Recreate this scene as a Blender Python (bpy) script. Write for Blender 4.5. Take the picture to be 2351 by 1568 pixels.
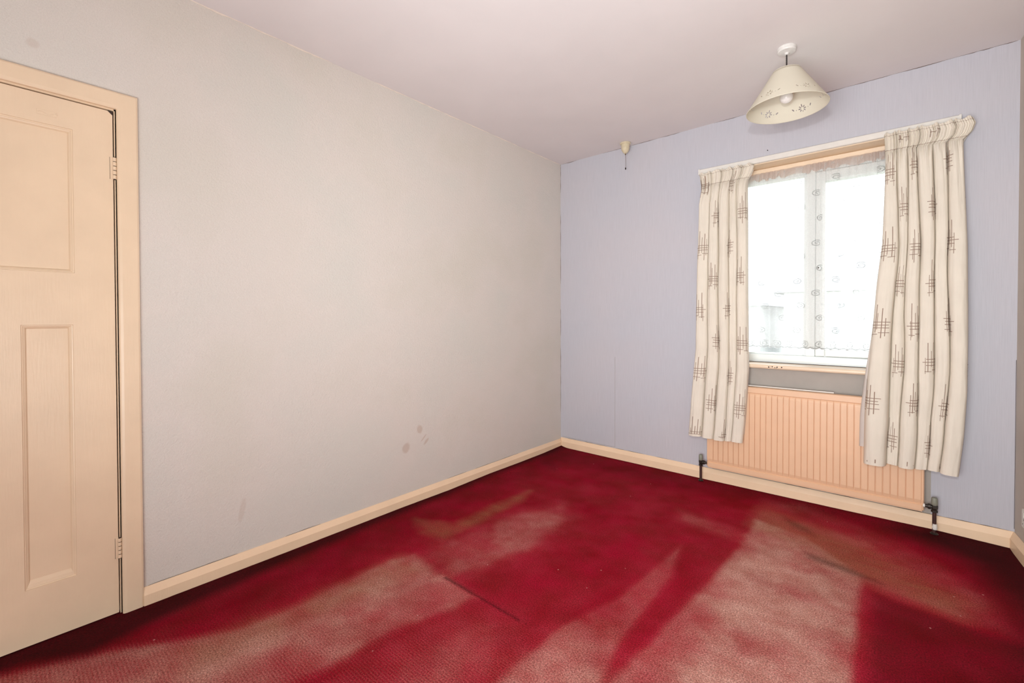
import bpy, bmesh, math, random
import numpy as np
from mathutils import Vector, Matrix, noise

for o in list(bpy.data.objects): bpy.data.objects.remove(o)
C = bpy.context.scene.collection
R = math.radians

# ------------------------------------------------------------------ camera, sky, lights, exposure
cd = bpy.data.cameras.new('camera')
cam = bpy.data.objects.new('camera', cd); C.objects.link(cam)
cd.sensor_fit = 'HORIZONTAL'; cd.sensor_width = 36.0
cd.lens = 36.0 * 1029.25 / 2351
cd.shift_y = -41.6 / 2351
cd.clip_start = 0.01
yaw, pitch, roll = 0.7146, -0.0132, -0.0022
fw = Vector((-math.sin(yaw)*math.cos(pitch), math.cos(yaw)*math.cos(pitch), math.sin(pitch)))
rt = Vector((math.cos(yaw), math.sin(yaw), 0)); up = rt.cross(fw)
c_, s_ = math.cos(roll), math.sin(roll)
r2 = c_*rt + s_*up; u2 = -s_*rt + c_*up
CAM = Vector((2.3216, -3.3474, 1.1688))
cam.matrix_world = Matrix(((r2.x, u2.x, -fw.x, CAM.x), (r2.y, u2.y, -fw.y, CAM.y), (r2.z, u2.z, -fw.z, CAM.z), (0, 0, 0, 1)))
bpy.context.scene.camera = cam

w = bpy.data.worlds.new('overcast_sky'); bpy.context.scene.world = w; w.use_nodes = True
bg = w.node_tree.nodes['Background']; bg.inputs[0].default_value = (0.90, 0.96, 1.0, 1); bg.inputs[1].default_value = 6.5

def light(name, kind, loc, target, energy, color=(1, 1, 1), size=None, size_y=None, **kw):
    l = bpy.data.lights.new(name, kind); l.energy = energy; l.color = color
    o = bpy.data.objects.new(name, l); C.objects.link(o); o.location = loc
    d = Vector(target) - Vector(loc); o.rotation_euler = d.to_track_quat('-Z', 'Y').to_euler()
    if kind == 'AREA':
        l.shape = 'RECTANGLE'; l.size = size; l.size_y = size_y or size
    if kind == 'SPOT':
        l.shadow_soft_size = size; l.spot_size = R(kw['angle']); l.spot_blend = kw['blend']
    return o
# daylight portal at the window
pt = light('window_daylight', 'AREA', (1.88, 0.32, 1.52), (1.88, -1, 1.52), 10, size=1.1, size_y=1.33)
pt.data.cycles.is_portal = True
# the photographer's flash just above the camera, then unseen fill lights added to even out the room
light('camera_flash', 'SPOT', (2.30, -3.42, 1.50), (1.40, 0.0, 1.45), 90, (0.95, 1.0, 1.01), 0.04, angle=120, blend=1.0)
light('soft_fill', 'SPOT', (1.95, -4.25, 1.25), (1.45, 0.0, 2.10), 165, (0.95, 1.0, 1.01), 0.40, angle=92, blend=1.0)  # unseen soft spot added to lift the far walls
light('bounce_fill', 'AREA', (1.95, -3.45, 0.75), (1.90, -1.3, 2.54), 46, (0.94, 1.0, 1.01), 1.0, 1.0)  # unseen uplight added to brighten the ceiling, as flash bounce would
light('room_fill', 'AREA', (2.25, -4.45, 0.62), (0.0, -2.5, 0.50), 44, (0.94, 1.0, 1.02), 1.4, 1.0)  # unseen low fill added for the door and lower left wall

vs = bpy.context.scene.view_settings
vs.view_transform = 'Standard'; vs.look = 'None'; vs.gamma = 1.0; vs.use_curve_mapping = False
vs.exposure = -0.25

H = 2.54                 # ceiling height
XR, KR = 2.761, 0.096    # right wall: x = XR - KR*y
YB = -4.7                # back wall
def xr(y): return XR - KR*y

# ------------------------------------------------------------------ helpers
def srgb(*c):
    return tuple(((v/255)/12.92 if v/255 <= 0.04045 else ((v/255+0.055)/1.055)**2.4) for v in c) + (1.0,)

class NT:
    def __init__(s, name):
        s.m = bpy.data.materials.new(name); s.m.use_nodes = True
        s.t = s.m.node_tree; s.b = s.t.nodes['Principled BSDF']; s.out = s.t.nodes['Material Output']
    def n(s, typ, **kw):
        nd = s.t.nodes.new(typ)
        for k, v in kw.items():
            if k.startswith('i_'):
                key = k[2:]; key = int(key) if key.isdigit() else key
                nd.inputs[key].default_value = v
            else: setattr(nd, k, v)
        return nd
    def l(s, a, b): s.t.links.new(a, b)
    def pos(s):
        return s.n('ShaderNodeNewGeometry').outputs['Position']
    def scaled(s, vec):
        m = s.n('ShaderNodeMapping'); m.inputs['Scale'].default_value = vec; s.l(s.pos(), m.inputs['Vector']); return m.outputs[0]
    def noise(s, scale, detail=3, vec=None, rough=0.5):
        nd = s.n('ShaderNodeTexNoise'); nd.inputs['Scale'].default_value = scale; nd.inputs['Detail'].default_value = detail
        nd.inputs['Roughness'].default_value = rough
        s.l(vec if vec is not None else s.pos(), nd.inputs['Vector']); return nd.outputs['Fac']
    def ramp(s, fac, stops):
        r = s.n('ShaderNodeValToRGB'); e = r.color_ramp.elements
        while len(e) < len(stops): e.new(0.5)
        for el, (p, c) in zip(e, stops): el.position = p; el.color = c
        s.l(fac, r.inputs[0]); return r.outputs[0]
    def mix(s, fac, a, b, mode='MIX'):
        m = s.n('ShaderNodeMix', data_type='RGBA', blend_type=mode)
        for v, i in ((fac, 0), (a, 6), (b, 7)):
            if hasattr(v, 'links'): s.l(v, m.inputs[i])
            else: m.inputs[i].default_value = v
        return m.outputs[2]
    def math(s, op, a, b=0.0, clamp=False):
        m = s.n('ShaderNodeMath', operation=op, use_clamp=clamp)
        for v, i in ((a, 0), (b, 1)):
            if hasattr(v, 'links'): s.l(v, m.inputs[i])
            else: m.inputs[i].default_value = v
        return m.outputs[0]
    def bump(s, h, strength=0.3, dist=0.002):
        b = s.n('ShaderNodeBump'); b.inputs['Strength'].default_value = strength; b.inputs['Distance'].default_value = dist
        s.l(h, b.inputs['Height']); s.l(b.outputs[0], s.b.inputs['Normal'])
    def color(s, c):
        if hasattr(c, 'links'): s.l(c, s.b.inputs['Base Color'])
        else: s.b.inputs['Base Color'].default_value = c
    def rough(s, r): s.b.inputs['Roughness'].default_value = r

def var(c, k): return tuple(min(1, v*k) for v in c[:3]) + (1,)
def simple(name, c, rough=0.5, nscale=30, nvar=0.05, bump=0.0, bscale=200, metal=0.0):
    t = NT(name); f = t.noise(nscale)
    t.color(t.ramp(f, [(0.3, var(c, 1-nvar)), (0.7, var(c, 1+nvar))])); t.rough(rough)
    t.b.inputs['Metallic'].default_value = metal
    if bump: t.bump(t.noise(bscale, 2), bump, 0.001)
    return t.m

def ellipse(t, centre, radii, ang=0, soft=0.3, axes='YZ', wob=0.35):
    """soft mask of an irregular mark at a world position"""
    m = t.n('ShaderNodeMapping', vector_type='TEXTURE')
    if axes == 'YZ':
        m.inputs['Location'].default_value = (0, centre[0], centre[1]); m.inputs['Rotation'].default_value = (ang, 0, 0); m.inputs['Scale'].default_value = (1e3, radii[0], radii[1])
    else:
        m.inputs['Location'].default_value = (centre[0], centre[1], 0); m.inputs['Rotation'].default_value = (0, 0, ang); m.inputs['Scale'].default_value = (radii[0], radii[1], 1e3)
    t.l(t.pos(), m.inputs['Vector'])
    ln = t.n('ShaderNodeVectorMath', operation='LENGTH'); t.l(m.outputs[0], ln.inputs[0])
    d = t.math('ADD', ln.outputs['Value'], t.math('MULTIPLY', t.math('SUBTRACT', t.noise(45, 3), 0.5), wob*2))
    mr = t.n('ShaderNodeMapRange', interpolation_type='SMOOTHSTEP'); t.l(d, mr.inputs[0])
    mr.inputs[1].default_value = 1+soft; mr.inputs[2].default_value = 1-soft; mr.inputs[3].default_value = 0; mr.inputs[4].default_value = 1
    return mr.outputs[0]

# wall papers and paints -----------------------------------------------------
def left_paper():
    t = NT('cream_ingrain_wallpaper')
    base = t.ramp(t.noise(1.6, 3), [(0.35, srgb(212, 204, 194)), (0.5, srgb(216, 207, 199)), (0.65, srgb(212, 206, 198))])
    fine = t.ramp(t.noise(260, 2), [(0.3, (0.95, 0.95, 0.95, 1)), (0.7, (1.03, 1.03, 1.03, 1))])
    col = t.mix(1.0, base, fine, 'MULTIPLY')
    stain = srgb(193, 171, 157)
    for c, r, a in (((-1.575, 0.455), (0.020, 0.026), 0.3), ((-1.68, 0.357), (0.026, 0.032), -0.5), ((-1.545, 0.392), (0.030, 0.0045), 0.75), ((-1.522, 0.368), (0.026, 0.009), 0.75), ((-2.60, 0.27), (0.012, 0.055), -0.2), ((-3.25, 2.14), (0.016, 0.016), 0)):
        f = t.math('MULTIPLY', ellipse(t, c, r, a), 0.62 if c[0] > -2 else 0.3)
        col = t.mix(f, col, stain)
    t.color(col); t.rough(0.75)
    h = t.math('ADD', t.noise(95, 2), t.math('MULTIPLY', t.noise(210, 2), 0.5))
    t.bump(h, 0.55, 0.0035); return t.m
def blue_paper():
    t = NT('blue_grey_striped_wallpaper')
    st = t.noise(1.0, 3, t.scaled((330, 330, 7)), 0.6)
    base = t.ramp(t.noise(1.5, 2), [(0.35, srgb(190, 189, 197)), (0.65, srgb(194, 190, 196))])
    fine = t.ramp(st, [(0.3, (0.95, 0.95, 0.95, 1)), (0.5, (1, 1, 1, 1)), (0.72, (1.045, 1.045, 1.045, 1))])
    t.color(t.mix(1.0, base, fine, 'MULTIPLY')); t.rough(0.7); t.bump(st, 0.35, 0.0015); return t.m
M = {}
M['left'] = left_paper(); M['blue'] = blue_paper()
M['grey'] = simple('bare_grey_plaster', srgb(172, 163, 155), 0.8, 6, 0.06, 0.3, 90)
M['right'] = simple('beige_wallpaper', srgb(196, 184, 172), 0.8, 4, 0.05, 0.4, 90)
M['ceil'] = simple('white_ceiling_paint', srgb(222, 214, 213), 0.85, 3, 0.02, 0.15, 60)
def peach(name, c, s=0.35):
    t = NT(name)
    t.color(t.ramp(t.noise(7, 4), [(0.3, var(c, 0.965)), (0.7, var(c, 1.03))])); t.rough(0.38)
    t.bump(t.math('ADD', t.noise(1.0, 2, t.scaled((160, 160, 14))), t.math('MULTIPLY', t.noise(60, 3), 0.6)), s, 0.0012); return t.m
M['peach'] = peach('peach_gloss_paint', srgb(231, 205, 175))
M['skirt'] = peach('peach_skirting_paint', srgb(243, 211, 178), 0.5)
M['rad'] = simple('peach_radiator_enamel', srgb(230, 187, 152), 0.42, 12, 0.02)
M['black'] = simple('dark_gap', srgb(32, 22, 18), 0.9)
M['crack'] = simple('brown_crack', srgb(98, 80, 72), 0.9)
M['upvc'] = simple('white_window_plastic', srgb(238, 243, 241), 0.3, 10, 0.01)
M['white'] = simple('white_plastic', srgb(228, 222, 214), 0.4, 20, 0.03)
M['rose'] = simple('painted_white_plastic', srgb(222, 218, 214), 0.45, 60, 0.05, 0.2, 150)
M['cream'] = simple('aged_cream_plastic', srgb(212, 198, 168), 0.35, 60, 0.05)
M['bulb'] = simple('pearl_bulb_glass', srgb(236, 230, 226), 0.25, 60, 0.01)
M['brass'] = simple('dull_brass', srgb(120, 100, 66), 0.4, 60, 0.1, metal=1.0)
M['darkmetal'] = simple('tarnished_dark_metal', srgb(52, 44, 38), 0.45, 80, 0.3, metal=0.5)
M['pipe'] = simple('dark_painted_pipe', srgb(62, 34, 30), 0.5, 60, 0.2)
M['cap'] = simple('grey_green_plastic_cap', srgb(134, 134, 120), 0.5, 60, 0.06)
M['alu'] = simple('aluminium_threshold', srgb(215, 215, 215), 0.35, 60, 0.05, metal=0.6)
M['chrome'] = simple('chrome_handle', srgb(190, 195, 195), 0.2, 60, 0.02, metal=1.0)
M['cord'] = simple('dark_twisted_flex', srgb(48, 42, 40), 0.6, 800, 0.8)
M['filler'] = simple('filler_paint_line', srgb(232, 218, 205), 0.6, 30, 0.05)
M['socket'] = simple('white_socket_plastic', srgb(225, 220, 208), 0.35, 20, 0.02)
M['sill'] = simple('peach_sill_paint', srgb(240, 215, 188), 0.3, 10, 0.03)
M['chip'] = simple('bare_chip_and_shade', srgb(60, 42, 36), 0.8)
M['render'] = simple('pale_house_render', srgb(222, 222, 222), 0.9, 3, 0.05)
M['tiles'] = simple('grey_roof_tiles', srgb(134, 134, 136), 0.9, 8, 0.15)
M['fence'] = simple('weathered_fence_timber', srgb(150, 146, 142), 0.9, 10, 0.15)
M['grass'] = simple('garden_grass', srgb(110, 122, 92), 0.95, 5, 0.2)
M['leaf'] = simple('hedge_leaves', srgb(58, 64, 54), 0.9, 20, 0.3)
M['dglass'] = simple('dark_window_glass', srgb(150, 154, 158), 0.15, 5, 0.05)

def cloth_mat(name, c, trans, weave=900, nv=0.03):
    t = NT(name); t.rough(0.85)
    col = t.ramp(t.noise(9, 3), [(0.3, var(c, 1-nv)), (0.7, var(c, 1+nv))]); t.color(col)
    t.bump(t.noise(weave, 2), 0.2, 0.0006)
    tr = t.n('ShaderNodeBsdfTranslucent'); t.l(col, tr.inputs[0])
    mx = t.n('ShaderNodeMixShader'); mx.inputs[0].default_value = trans
    t.l(t.b.outputs[0], mx.inputs[1]); t.l(tr.outputs[0], mx.inputs[2]); t.l(mx.outputs[0], t.out.inputs[0]); return t.m
M['curtain'] = cloth_mat('cream_cotton', srgb(230, 220, 205), 0.06)
M['tape'] = cloth_mat('yellowed_heading_tape', srgb(226, 208, 176), 0.10)
M['lining'] = cloth_mat('white_curtain_lining', srgb(226, 216, 208), 0.25)
M['print'] = simple('brown_printed_line', srgb(150, 124, 108), 0.85, 200, 0.1)
M['shade'] = cloth_mat('cream_parchment_shade', srgb(222, 214, 196), 0.06, 400, 0.01)
def net_mat(name, alpha, c=srgb(238, 236, 234)):
    t = NT(name); t.color(c); t.rough(0.9)
    tr = t.n('ShaderNodeBsdfTranslucent'); tr.inputs[0].default_value = c
    m1 = t.n('ShaderNodeMixShader'); m1.inputs[0].default_value = 0.5
    t.l(t.b.outputs[0], m1.inputs[1]); t.l(tr.outputs[0], m1.inputs[2])
    tp = t.n('ShaderNodeBsdfTransparent'); m2 = t.n('ShaderNodeMixShader')
    f = t.ramp(t.noise(700, 1), [(0.3, (alpha*0.8,)*3+(1,)), (0.7, (min(1, alpha*1.2),)*3+(1,))])
    t.l(f, m2.inputs[0]); t.l(tp.outputs[0], m2.inputs[1]); t.l(m1.outputs[0], m2.inputs[2]); t.l(m2.outputs[0], t.out.inputs[0]); return t.m
M['net'] = net_mat('sheer_voile', 0.40)
M['swirl'] = net_mat('voile_embroidery', 0.90, srgb(182, 184, 184))
M['frill'] = net_mat('pinkish_net_frill', 0.7, srgb(226, 208, 200))
def glass():
    t = NT('window_glass'); g = t.n('ShaderNodeBsdfGlossy'); g.inputs['Roughness'].default_value = 0.02
    tp = t.n('ShaderNodeBsdfTransparent'); m = t.n('ShaderNodeMixShader')
    f = t.n('ShaderNodeFresnel'); f.inputs[0].default_value = 1.3
    t.l(f.outputs[0], m.inputs[0]); t.l(tp.outputs[0], m.inputs[1]); t.l(g.outputs[0], m.inputs[2]); t.l(m.outputs[0], t.out.inputs[0]); return t.m
M['glass'] = glass()

# mesh helpers -----------------------------------------------------------------
def link(name, me, mats, parent=None, smooth=False):
    o = bpy.data.objects.new(name, me); C.objects.link(o)
    for m in (mats if isinstance(mats, (list, tuple)) else [mats]): me.materials.append(m)
    if smooth:
        for p in me.polygons: p.use_smooth = True
    if parent is not None:
        o.parent = parent
        o.matrix_parent_inverse = parent.matrix_world.inverted()
    return o
def obj(name, bm, mats, parent=None, smooth=False, bevel=0, seg=2):
    me = bpy.data.meshes.new(name); bmesh.ops.recalc_face_normals(bm, faces=bm.faces[:])
    bm.to_mesh(me); bm.free()
    o = link(name, me, mats, parent, smooth)
    if bevel:
        b = o.modifiers.new('bevel', 'BEVEL'); b.width = bevel; b.segments = seg; b.limit_method = 'ANGLE'; b.angle_limit = R(40)
    return o
def box(bm, a, b, mi=0):
    x0, y0, z0 = (min(a[i], b[i]) for i in range(3)); x1, y1, z1 = (max(a[i], b[i]) for i in range(3))
    v = [bm.verts.new(p) for p in ((x0,y0,z0),(x1,y0,z0),(x1,y1,z0),(x0,y1,z0),(x0,y0,z1),(x1,y0,z1),(x1,y1,z1),(x0,y1,z1))]
    for f in ((0,3,2,1),(4,5,6,7),(0,1,5,4),(1,2,6,5),(2,3,7,6),(3,0,4,7)):
        bm.faces.new([v[i] for i in f]).material_index = mi
def lathe(bm, prof, c, axis='Z', n=32, mi=0, closed=True):
    c = Vector(c); rings = []
    for r, h in prof:
        ring = []
        for k in range(n):
            a = 2*math.pi*k/n; u, v = r*math.cos(a), r*math.sin(a)
            p = {'Z': (u, v, h), 'X': (h, u, v), 'Y': (u, h, v)}[axis]
            ring.append(bm.verts.new(c + Vector(p)))
        rings.append(ring)
    for A, B in zip(rings, rings[1:]):
        for k in range(n): bm.faces.new((A[k], A[(k+1) % n], B[(k+1) % n], B[k])).material_index = mi
    if closed:
        for ring, rv in ((rings[0], True), (rings[-1], False)):
            bm.faces.new(ring[::-1] if rv else ring).material_index = mi
def tube(bm, pts, r, n=10, mi=0):
    pts = [Vector(p) for p in pts]; rings = []
    ref = Vector((0.3, 0.9, 0.2)).normalized()
    for i, p in enumerate(pts):
        d = (pts[min(i+1, len(pts)-1)] - pts[max(i-1, 0)]).normalized()
        u = d.cross(ref); u = u.normalized() if u.length > 1e-4 else d.orthogonal().normalized(); v = d.cross(u)
        rr = r[i] if isinstance(r, (list, tuple)) else r
        rings.append([bm.verts.new(p + rr*(math.cos(2*math.pi*k/n)*u + math.sin(2*math.pi*k/n)*v)) for k in range(n)])
    for A, B in zip(rings, rings[1:]):
        for k in range(n): bm.faces.new((A[k], A[(k+1) % n], B[(k+1) % n], B[k])).material_index = mi
    bm.faces.new(rings[0][::-1]).material_index = mi; bm.faces.new(rings[-1]).material_index = mi
def prism(bm, prof, origin, along, length, up=(0, 0, 1), out=(1, 0, 0), mi=0, miter0=0, miter1=0):
    """profile (out, up) extruded along a direction; miter = shift of the end per unit of out"""
    o, a, u, t = Vector(origin), Vector(along).normalized(), Vector(up), Vector(out)
    A = [bm.verts.new(o + t*p[0] + u*p[1] + a*(miter0*p[0])) for p in prof]
    B = [bm.verts.new(o + t*p[0] + u*p[1] + a*(length - miter1*p[0])) for p in prof]
    n = len(prof)
    for k in range(n): bm.faces.new((A[k], A[(k+1) % n], B[(k+1) % n], B[k])).material_index = mi
    bm.faces.new(A[::-1]).material_index = mi; bm.faces.new(B).material_index = mi
def empty(name, loc, rz=0):
    o = bpy.data.objects.new(name, None); C.objects.link(o); o.location = loc; o.rotation_euler = (0, 0, rz); o.empty_display_size = 0.1
    bpy.context.view_layer.update(); return o
def tag(o, label=None, cat=None, group=None, kind=None):
    if label: o['label'] = label
    if cat: o['category'] = cat
    if group: o['group'] = group
    if kind: o['kind'] = kind
    return o
def struct(o, label, cat): return tag(o, label, cat, kind='structure')
def grid_mesh(P, name):
    """P: (n, m, 3) array -> mesh"""
    n, m = P.shape[:2]; me = bpy.data.meshes.new(name)
    idx = np.arange(n*m).reshape(n, m)
    F = np.stack([idx[:-1, :-1], idx[1:, :-1], idx[1:, 1:], idx[:-1, 1:]], -1).reshape(-1, 4)
    me.from_pydata(P.reshape(-1, 3).tolist(), [], F.tolist()); return me
def sstep(x, a, b):
    t = np.clip((x-a)/(b-a), 0, 1); return t*t*(3-2*t)

# ------------------------------------------------------------------ carpet / floor
WEAR = {
 'A': ([(0.05,-3.45),(0.22,-3.1),(0.36,-2.91),(0.45,-2.74),(0.47,-2.52),(0.46,-2.33),(0.47,-2.1),(0.51,-2.0),(0.74,-2.035),(1.0,-2.035),(0.95,-2.22),(0.9,-2.39),(0.89,-2.59),(0.87,-2.75),(0.8,-3.0),(0.6,-3.8),(0.1,-4.3)], 0.035, 0.40),
 'A2': ([(0.5,-3.4),(0.53,-2.77),(0.54,-2.52),(0.54,-2.25),(0.56,-2.045),(0.78,-2.045),(0.77,-2.32),(0.72,-2.55),(0.68,-2.8),(0.66,-3.6)], 0.09, 0.26),
 'B': ([(0.58,-2.01),(0.5,-1.83),(0.55,-1.45),(0.72,-1.02),(0.88,-1.13),(0.93,-1.52),(0.89,-1.9),(0.80,-2.02)], 0.09, 0.30),
 'B2': ([(0.72,-1.95),(0.74,-1.5),(0.78,-1.15),(0.87,-1.2),(0.91,-1.55),(0.87,-1.9)], 0.05, 0.12),
 'D': ([(1.48,-1.06),(1.56,-1.38),(1.56,-1.65),(1.57,-1.9),(1.62,-2.14),(1.35,-2.4),(1.36,-1.95),(1.44,-1.64),(1.46,-1.34)], 0.022, 0.28),
 'E0': ([(1.66,-0.14),(1.88,-0.07),(2.17,-0.2),(2.45,-0.42),(2.62,-0.67),(2.64,-0.91),(2.5,-0.94),(2.35,-0.89),(2.2,-0.86),(1.70,-0.82),(1.67,-0.5)], 0.05, 0.25),
 'E': ([(1.70,-0.48),(1.95,-0.55),(2.2,-0.80),(2.2,-0.86),(2.215,-1.55),(2.225,-2.8),(1.7,-2.9),(1.62,-2.1),(1.66,-1.62),(1.69,-1.26),(1.705,-0.82)], 0.026, 0.42),
 'E2': ([(1.72,-1.0),(1.85,-0.55),(2.05,-0.7),(2.16,-0.91),(2.19,-1.56),(2.19,-2.8),(1.81,-2.6),(1.76,-1.65)], 0.14, 0.36),
 'F': ([(0.94,-2.15),(1.3,-2.08),(1.62,-1.92),(1.75,-2.3),(1.75,-3.2),(1.1,-3.2),(1.0,-2.57),(1.02,-2.33)], 0.18, 0.26),
 'H': ([(0.3,-0.5),(2.3,-0.3),(2.4,-1.0),(2.2,-3.5),(0.4,-3.6),(0.3,-2.0)], 0.3, 0.07),
 'G': ([(1.30,-0.62),(1.72,-0.68),(1.72,-0.84),(1.36,-0.80)], 0.05, 0.26),
}
SCUFF = {
 'C': ([(0.20,-1.76),(0.30,-1.72),(0.42,-1.66),(0.41,-1.37),(0.44,-1.00),(0.50,-1.15),(0.52,-1.59),(0.50,-1.80),(0.36,-1.84)], 0.045, 0.55),
 'E3': ([(1.70,-0.25),(2.2,-0.45),(2.55,-0.75),(2.5,-0.93),(2.2,-0.84),(1.9,-0.66),(1.72,-0.6)], 0.09, 0.50),
 'A3': ([(0.40,-2.95),(0.47,-2.55),(0.48,-2.06),(0.66,-2.05),(0.62,-2.5),(0.55,-2.95)], 0.07, 0.45),
}
DIRT_SHADE = {  # edge dirt and dark marks, with some corner shade painted in
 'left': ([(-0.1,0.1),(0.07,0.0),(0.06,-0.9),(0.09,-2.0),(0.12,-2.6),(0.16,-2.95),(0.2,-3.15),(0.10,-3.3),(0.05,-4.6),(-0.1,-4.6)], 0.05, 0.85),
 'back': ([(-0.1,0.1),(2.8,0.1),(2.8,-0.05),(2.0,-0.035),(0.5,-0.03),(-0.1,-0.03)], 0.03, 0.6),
 'corner': ([(2.5,0.1),(2.9,0.1),(3.2,-2.5),(2.72,-2.0),(2.66,-1.2),(2.66,-0.7),(2.56,-0.32),(2.3,-0.12)], 0.14, 0.86),  # shade of the right corner painted into the pile
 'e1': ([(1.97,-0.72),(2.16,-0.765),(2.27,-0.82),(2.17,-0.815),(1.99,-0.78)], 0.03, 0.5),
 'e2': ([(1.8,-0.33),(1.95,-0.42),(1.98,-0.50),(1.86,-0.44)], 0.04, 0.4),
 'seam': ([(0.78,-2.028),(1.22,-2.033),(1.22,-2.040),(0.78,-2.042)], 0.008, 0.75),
 'under': ([(2.245,-0.93),(2.7,-0.98),(2.85,-3.0),(2.25,-3.0)], 0.035, 0.42),  # darker unfaded pile, plus the dimmer light here painted in
 'left2': ([(-0.1,0.1),(0.25,0.0),(0.30,-1.6),(0.36,-2.6),(0.30,-3.1),(-0.1,-3.6)], 0.14, 0.26),  # broad darker strip along the left wall
 'back2': ([(-0.1,0.1),(2.8,0.1),(2.8,-0.3),(1.6,-0.22),(1.0,-0.3),(-0.1,-0.4)], 0.16, 0.30),  # broad darker strip along the window wall
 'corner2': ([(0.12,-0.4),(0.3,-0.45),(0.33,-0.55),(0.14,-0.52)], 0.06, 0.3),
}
def fbm(X, Y, s, seed, octv=4):
    rng = np.random.RandomState(seed); out = np.zeros_like(X); amp = 1; tot = 0
    for o in range(octv):
        n = 64; g = rng.rand(n, n)
        x, y = X*s*2**o + 7.3*o, Y*s*2**o + 3.1*o
        xi, yi = np.floor(x).astype(int), np.floor(y).astype(int); fx, fy = x-xi, y-yi
        fx, fy = fx*fx*(3-2*fx), fy*fy*(3-2*fy)
        a = g[xi % n, yi % n]; b = g[(xi+1) % n, yi % n]; c = g[xi % n, (yi+1) % n]; d = g[(xi+1) % n, (yi+1) % n]
        out += amp*((a*(1-fx)+b*fx)*(1-fy)+(c*(1-fx)+d*fx)*fy); tot += amp; amp *= 0.55
    return out/tot
def sdf(poly, X, Y):
    d = np.full(X.shape, 1e9); inside = np.zeros(X.shape, bool); n = len(poly)
    for i in range(n):
        (x0, y0), (x1, y1) = poly[i], poly[(i+1) % n]; ex, ey = x1-x0, y1-y0
        t = np.clip(((X-x0)*ex + (Y-y0)*ey)/(ex*ex+ey*ey), 0, 1)
        d = np.minimum(d, np.hypot(X-x0-t*ex, Y-y0-t*ey))
        cr = ((y0 > Y) != (y1 > Y)) & (X < (x1-x0)*(Y-y0)/((y1-y0) if y1 != y0 else 1e-9) + x0)
        inside ^= cr
    return np.where(inside, d, -d)
def layer(defs, X, Y, wob):
    out = np.zeros_like(X)
    for k, (poly, soft, amt) in defs.items():
        m = sstep(sdf(poly, X, Y) + wob*min(1, soft/0.05), -soft, soft)
        out = 1 - (1-out)*(1-amt*m)
    return out
def make_floor():
    def axis(a, b, fine0, fine1, h, H_):
        return np.concatenate([np.arange(a, fine0, H_), np.arange(fine0, fine1, h), np.arange(fine1, b+H_*0.5, H_)])
    xs = np.arange(-0.03, 3.24, 0.011); ys = np.concatenate([np.arange(YB, -3.6, 0.05), np.arange(-3.6, 0.03, 0.011)])
    X, Y = np.meshgrid(xs, ys, indexing='ij')
    wob = (fbm(X, Y, 9, 1)-0.5)*0.028
    wear = layer(WEAR, X, Y, wob); scuff = layer(SCUFF, X, Y, wob*1.6); dirt_shade = layer(DIRT_SHADE, X, Y, wob*0.8)
    mott = fbm(X, Y, 7, 5)
    wear = np.clip(wear*(0.62+0.58*mott) + 0.14*(mott-0.42), 0, 1)
    wear *= 1 - 0.0*dirt_shade
    scuff = np.clip(scuff*(0.35+1.3*fbm(X*1.0, Y*3.0, 9, 8)), 0, 1)
    # carpet rises unevenly against the skirting boards
    nl = np.exp(-np.clip(X, 0, None)/0.05); nb = np.exp(np.clip(Y, None, 0)/0.05)
    kn = np.interp(Y, [-4.7,-2.9,-2.4,-1.73,-1.35,-0.95,-0.6,-0.3,0.0], [0.004,0.006,0.005,0.008,0.003,0.014,0.010,0.012,0.024])
    kb = np.interp(X, [0,0.5,1.2,2.1,2.45,2.75], [0.006,0.005,0.007,0.012,0.018,0.006])
    Z = np.maximum(kn*nl, kb*nb) + 0.0012*(fbm(X, Y, 30, 9)-0.5)
    Z += 0.0025*np.exp(-((Y+2.036)/0.006)**2)*((X > 0.75) & (X < 1.25))
    me = grid_mesh(np.stack([X, Y, Z], -1), 'floor')
    a = me.color_attributes.new('carpet_wear_shade', 'FLOAT_COLOR', 'POINT')
    a.data.foreach_set('color', np.stack([wear, scuff, dirt_shade, np.ones_like(wear)], -1).astype(np.float32).ravel())
    t = NT('worn_red_carpet'); t.rough(0.95); t.b.inputs['Specular IOR Level'].default_value = 0.1
    at = t.n('ShaderNodeVertexColor', layer_name='carpet_wear_shade'); sp = t.n('ShaderNodeSeparateColor'); t.l(at.outputs[0], sp.inputs[0])
    fine = t.noise(190, 3, rough=0.75)
    fib = t.ramp(fine, [(0.32, (0.42, 0.40, 0.40, 1)), (0.5, (0.95, 0.95, 0.95, 1)), (0.66, (1.55, 1.6, 1.6, 1))])
    red = t.ramp(t.noise(5, 3), [(0.35, srgb(128, 0, 18)), (0.65, srgb(150, 0, 36))])
    # pile thinned by wear shows the pale backing between fibres
    g_ = t.math('MULTIPLY', t.math('SUBTRACT', t.noise(150, 4, rough=0.8), 0.5), 1.7)
    g_ = t.math('MULTIPLY', g_, t.math('MULTIPLY', sp.outputs[0], 2.2, clamp=True))
    f1 = t.math('ADD', t.math('MULTIPLY', sp.outputs[0], 1.12), g_, clamp=True)
    pale = t.ramp(t.noise(14, 3), [(0.35, srgb(190, 138, 124)), (0.65, srgb(206, 160, 146))])
    rosy = t.ramp(t.noise(11, 2), [(0.35, srgb(176, 62, 66)), (0.65, srgb(184, 74, 84))])
    pale = t.mix(t.math('MULTIPLY', t.math('SUBTRACT', sp.outputs[0], 0.22), 2.6, clamp=True), rosy, pale)
    col = t.mix(f1, red, pale)
    # backing weave showing where worn: ribs along and across
    wv = t.n('ShaderNodeTexWave', wave_type='BANDS', bands_direction='Y'); t.l(t.pos(), wv.inputs['Vector'])
    wv.inputs['Scale'].default_value = 31; wv.inputs['Distortion'].default_value = 0.6; wv.inputs['Detail'].default_value = 1
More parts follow.
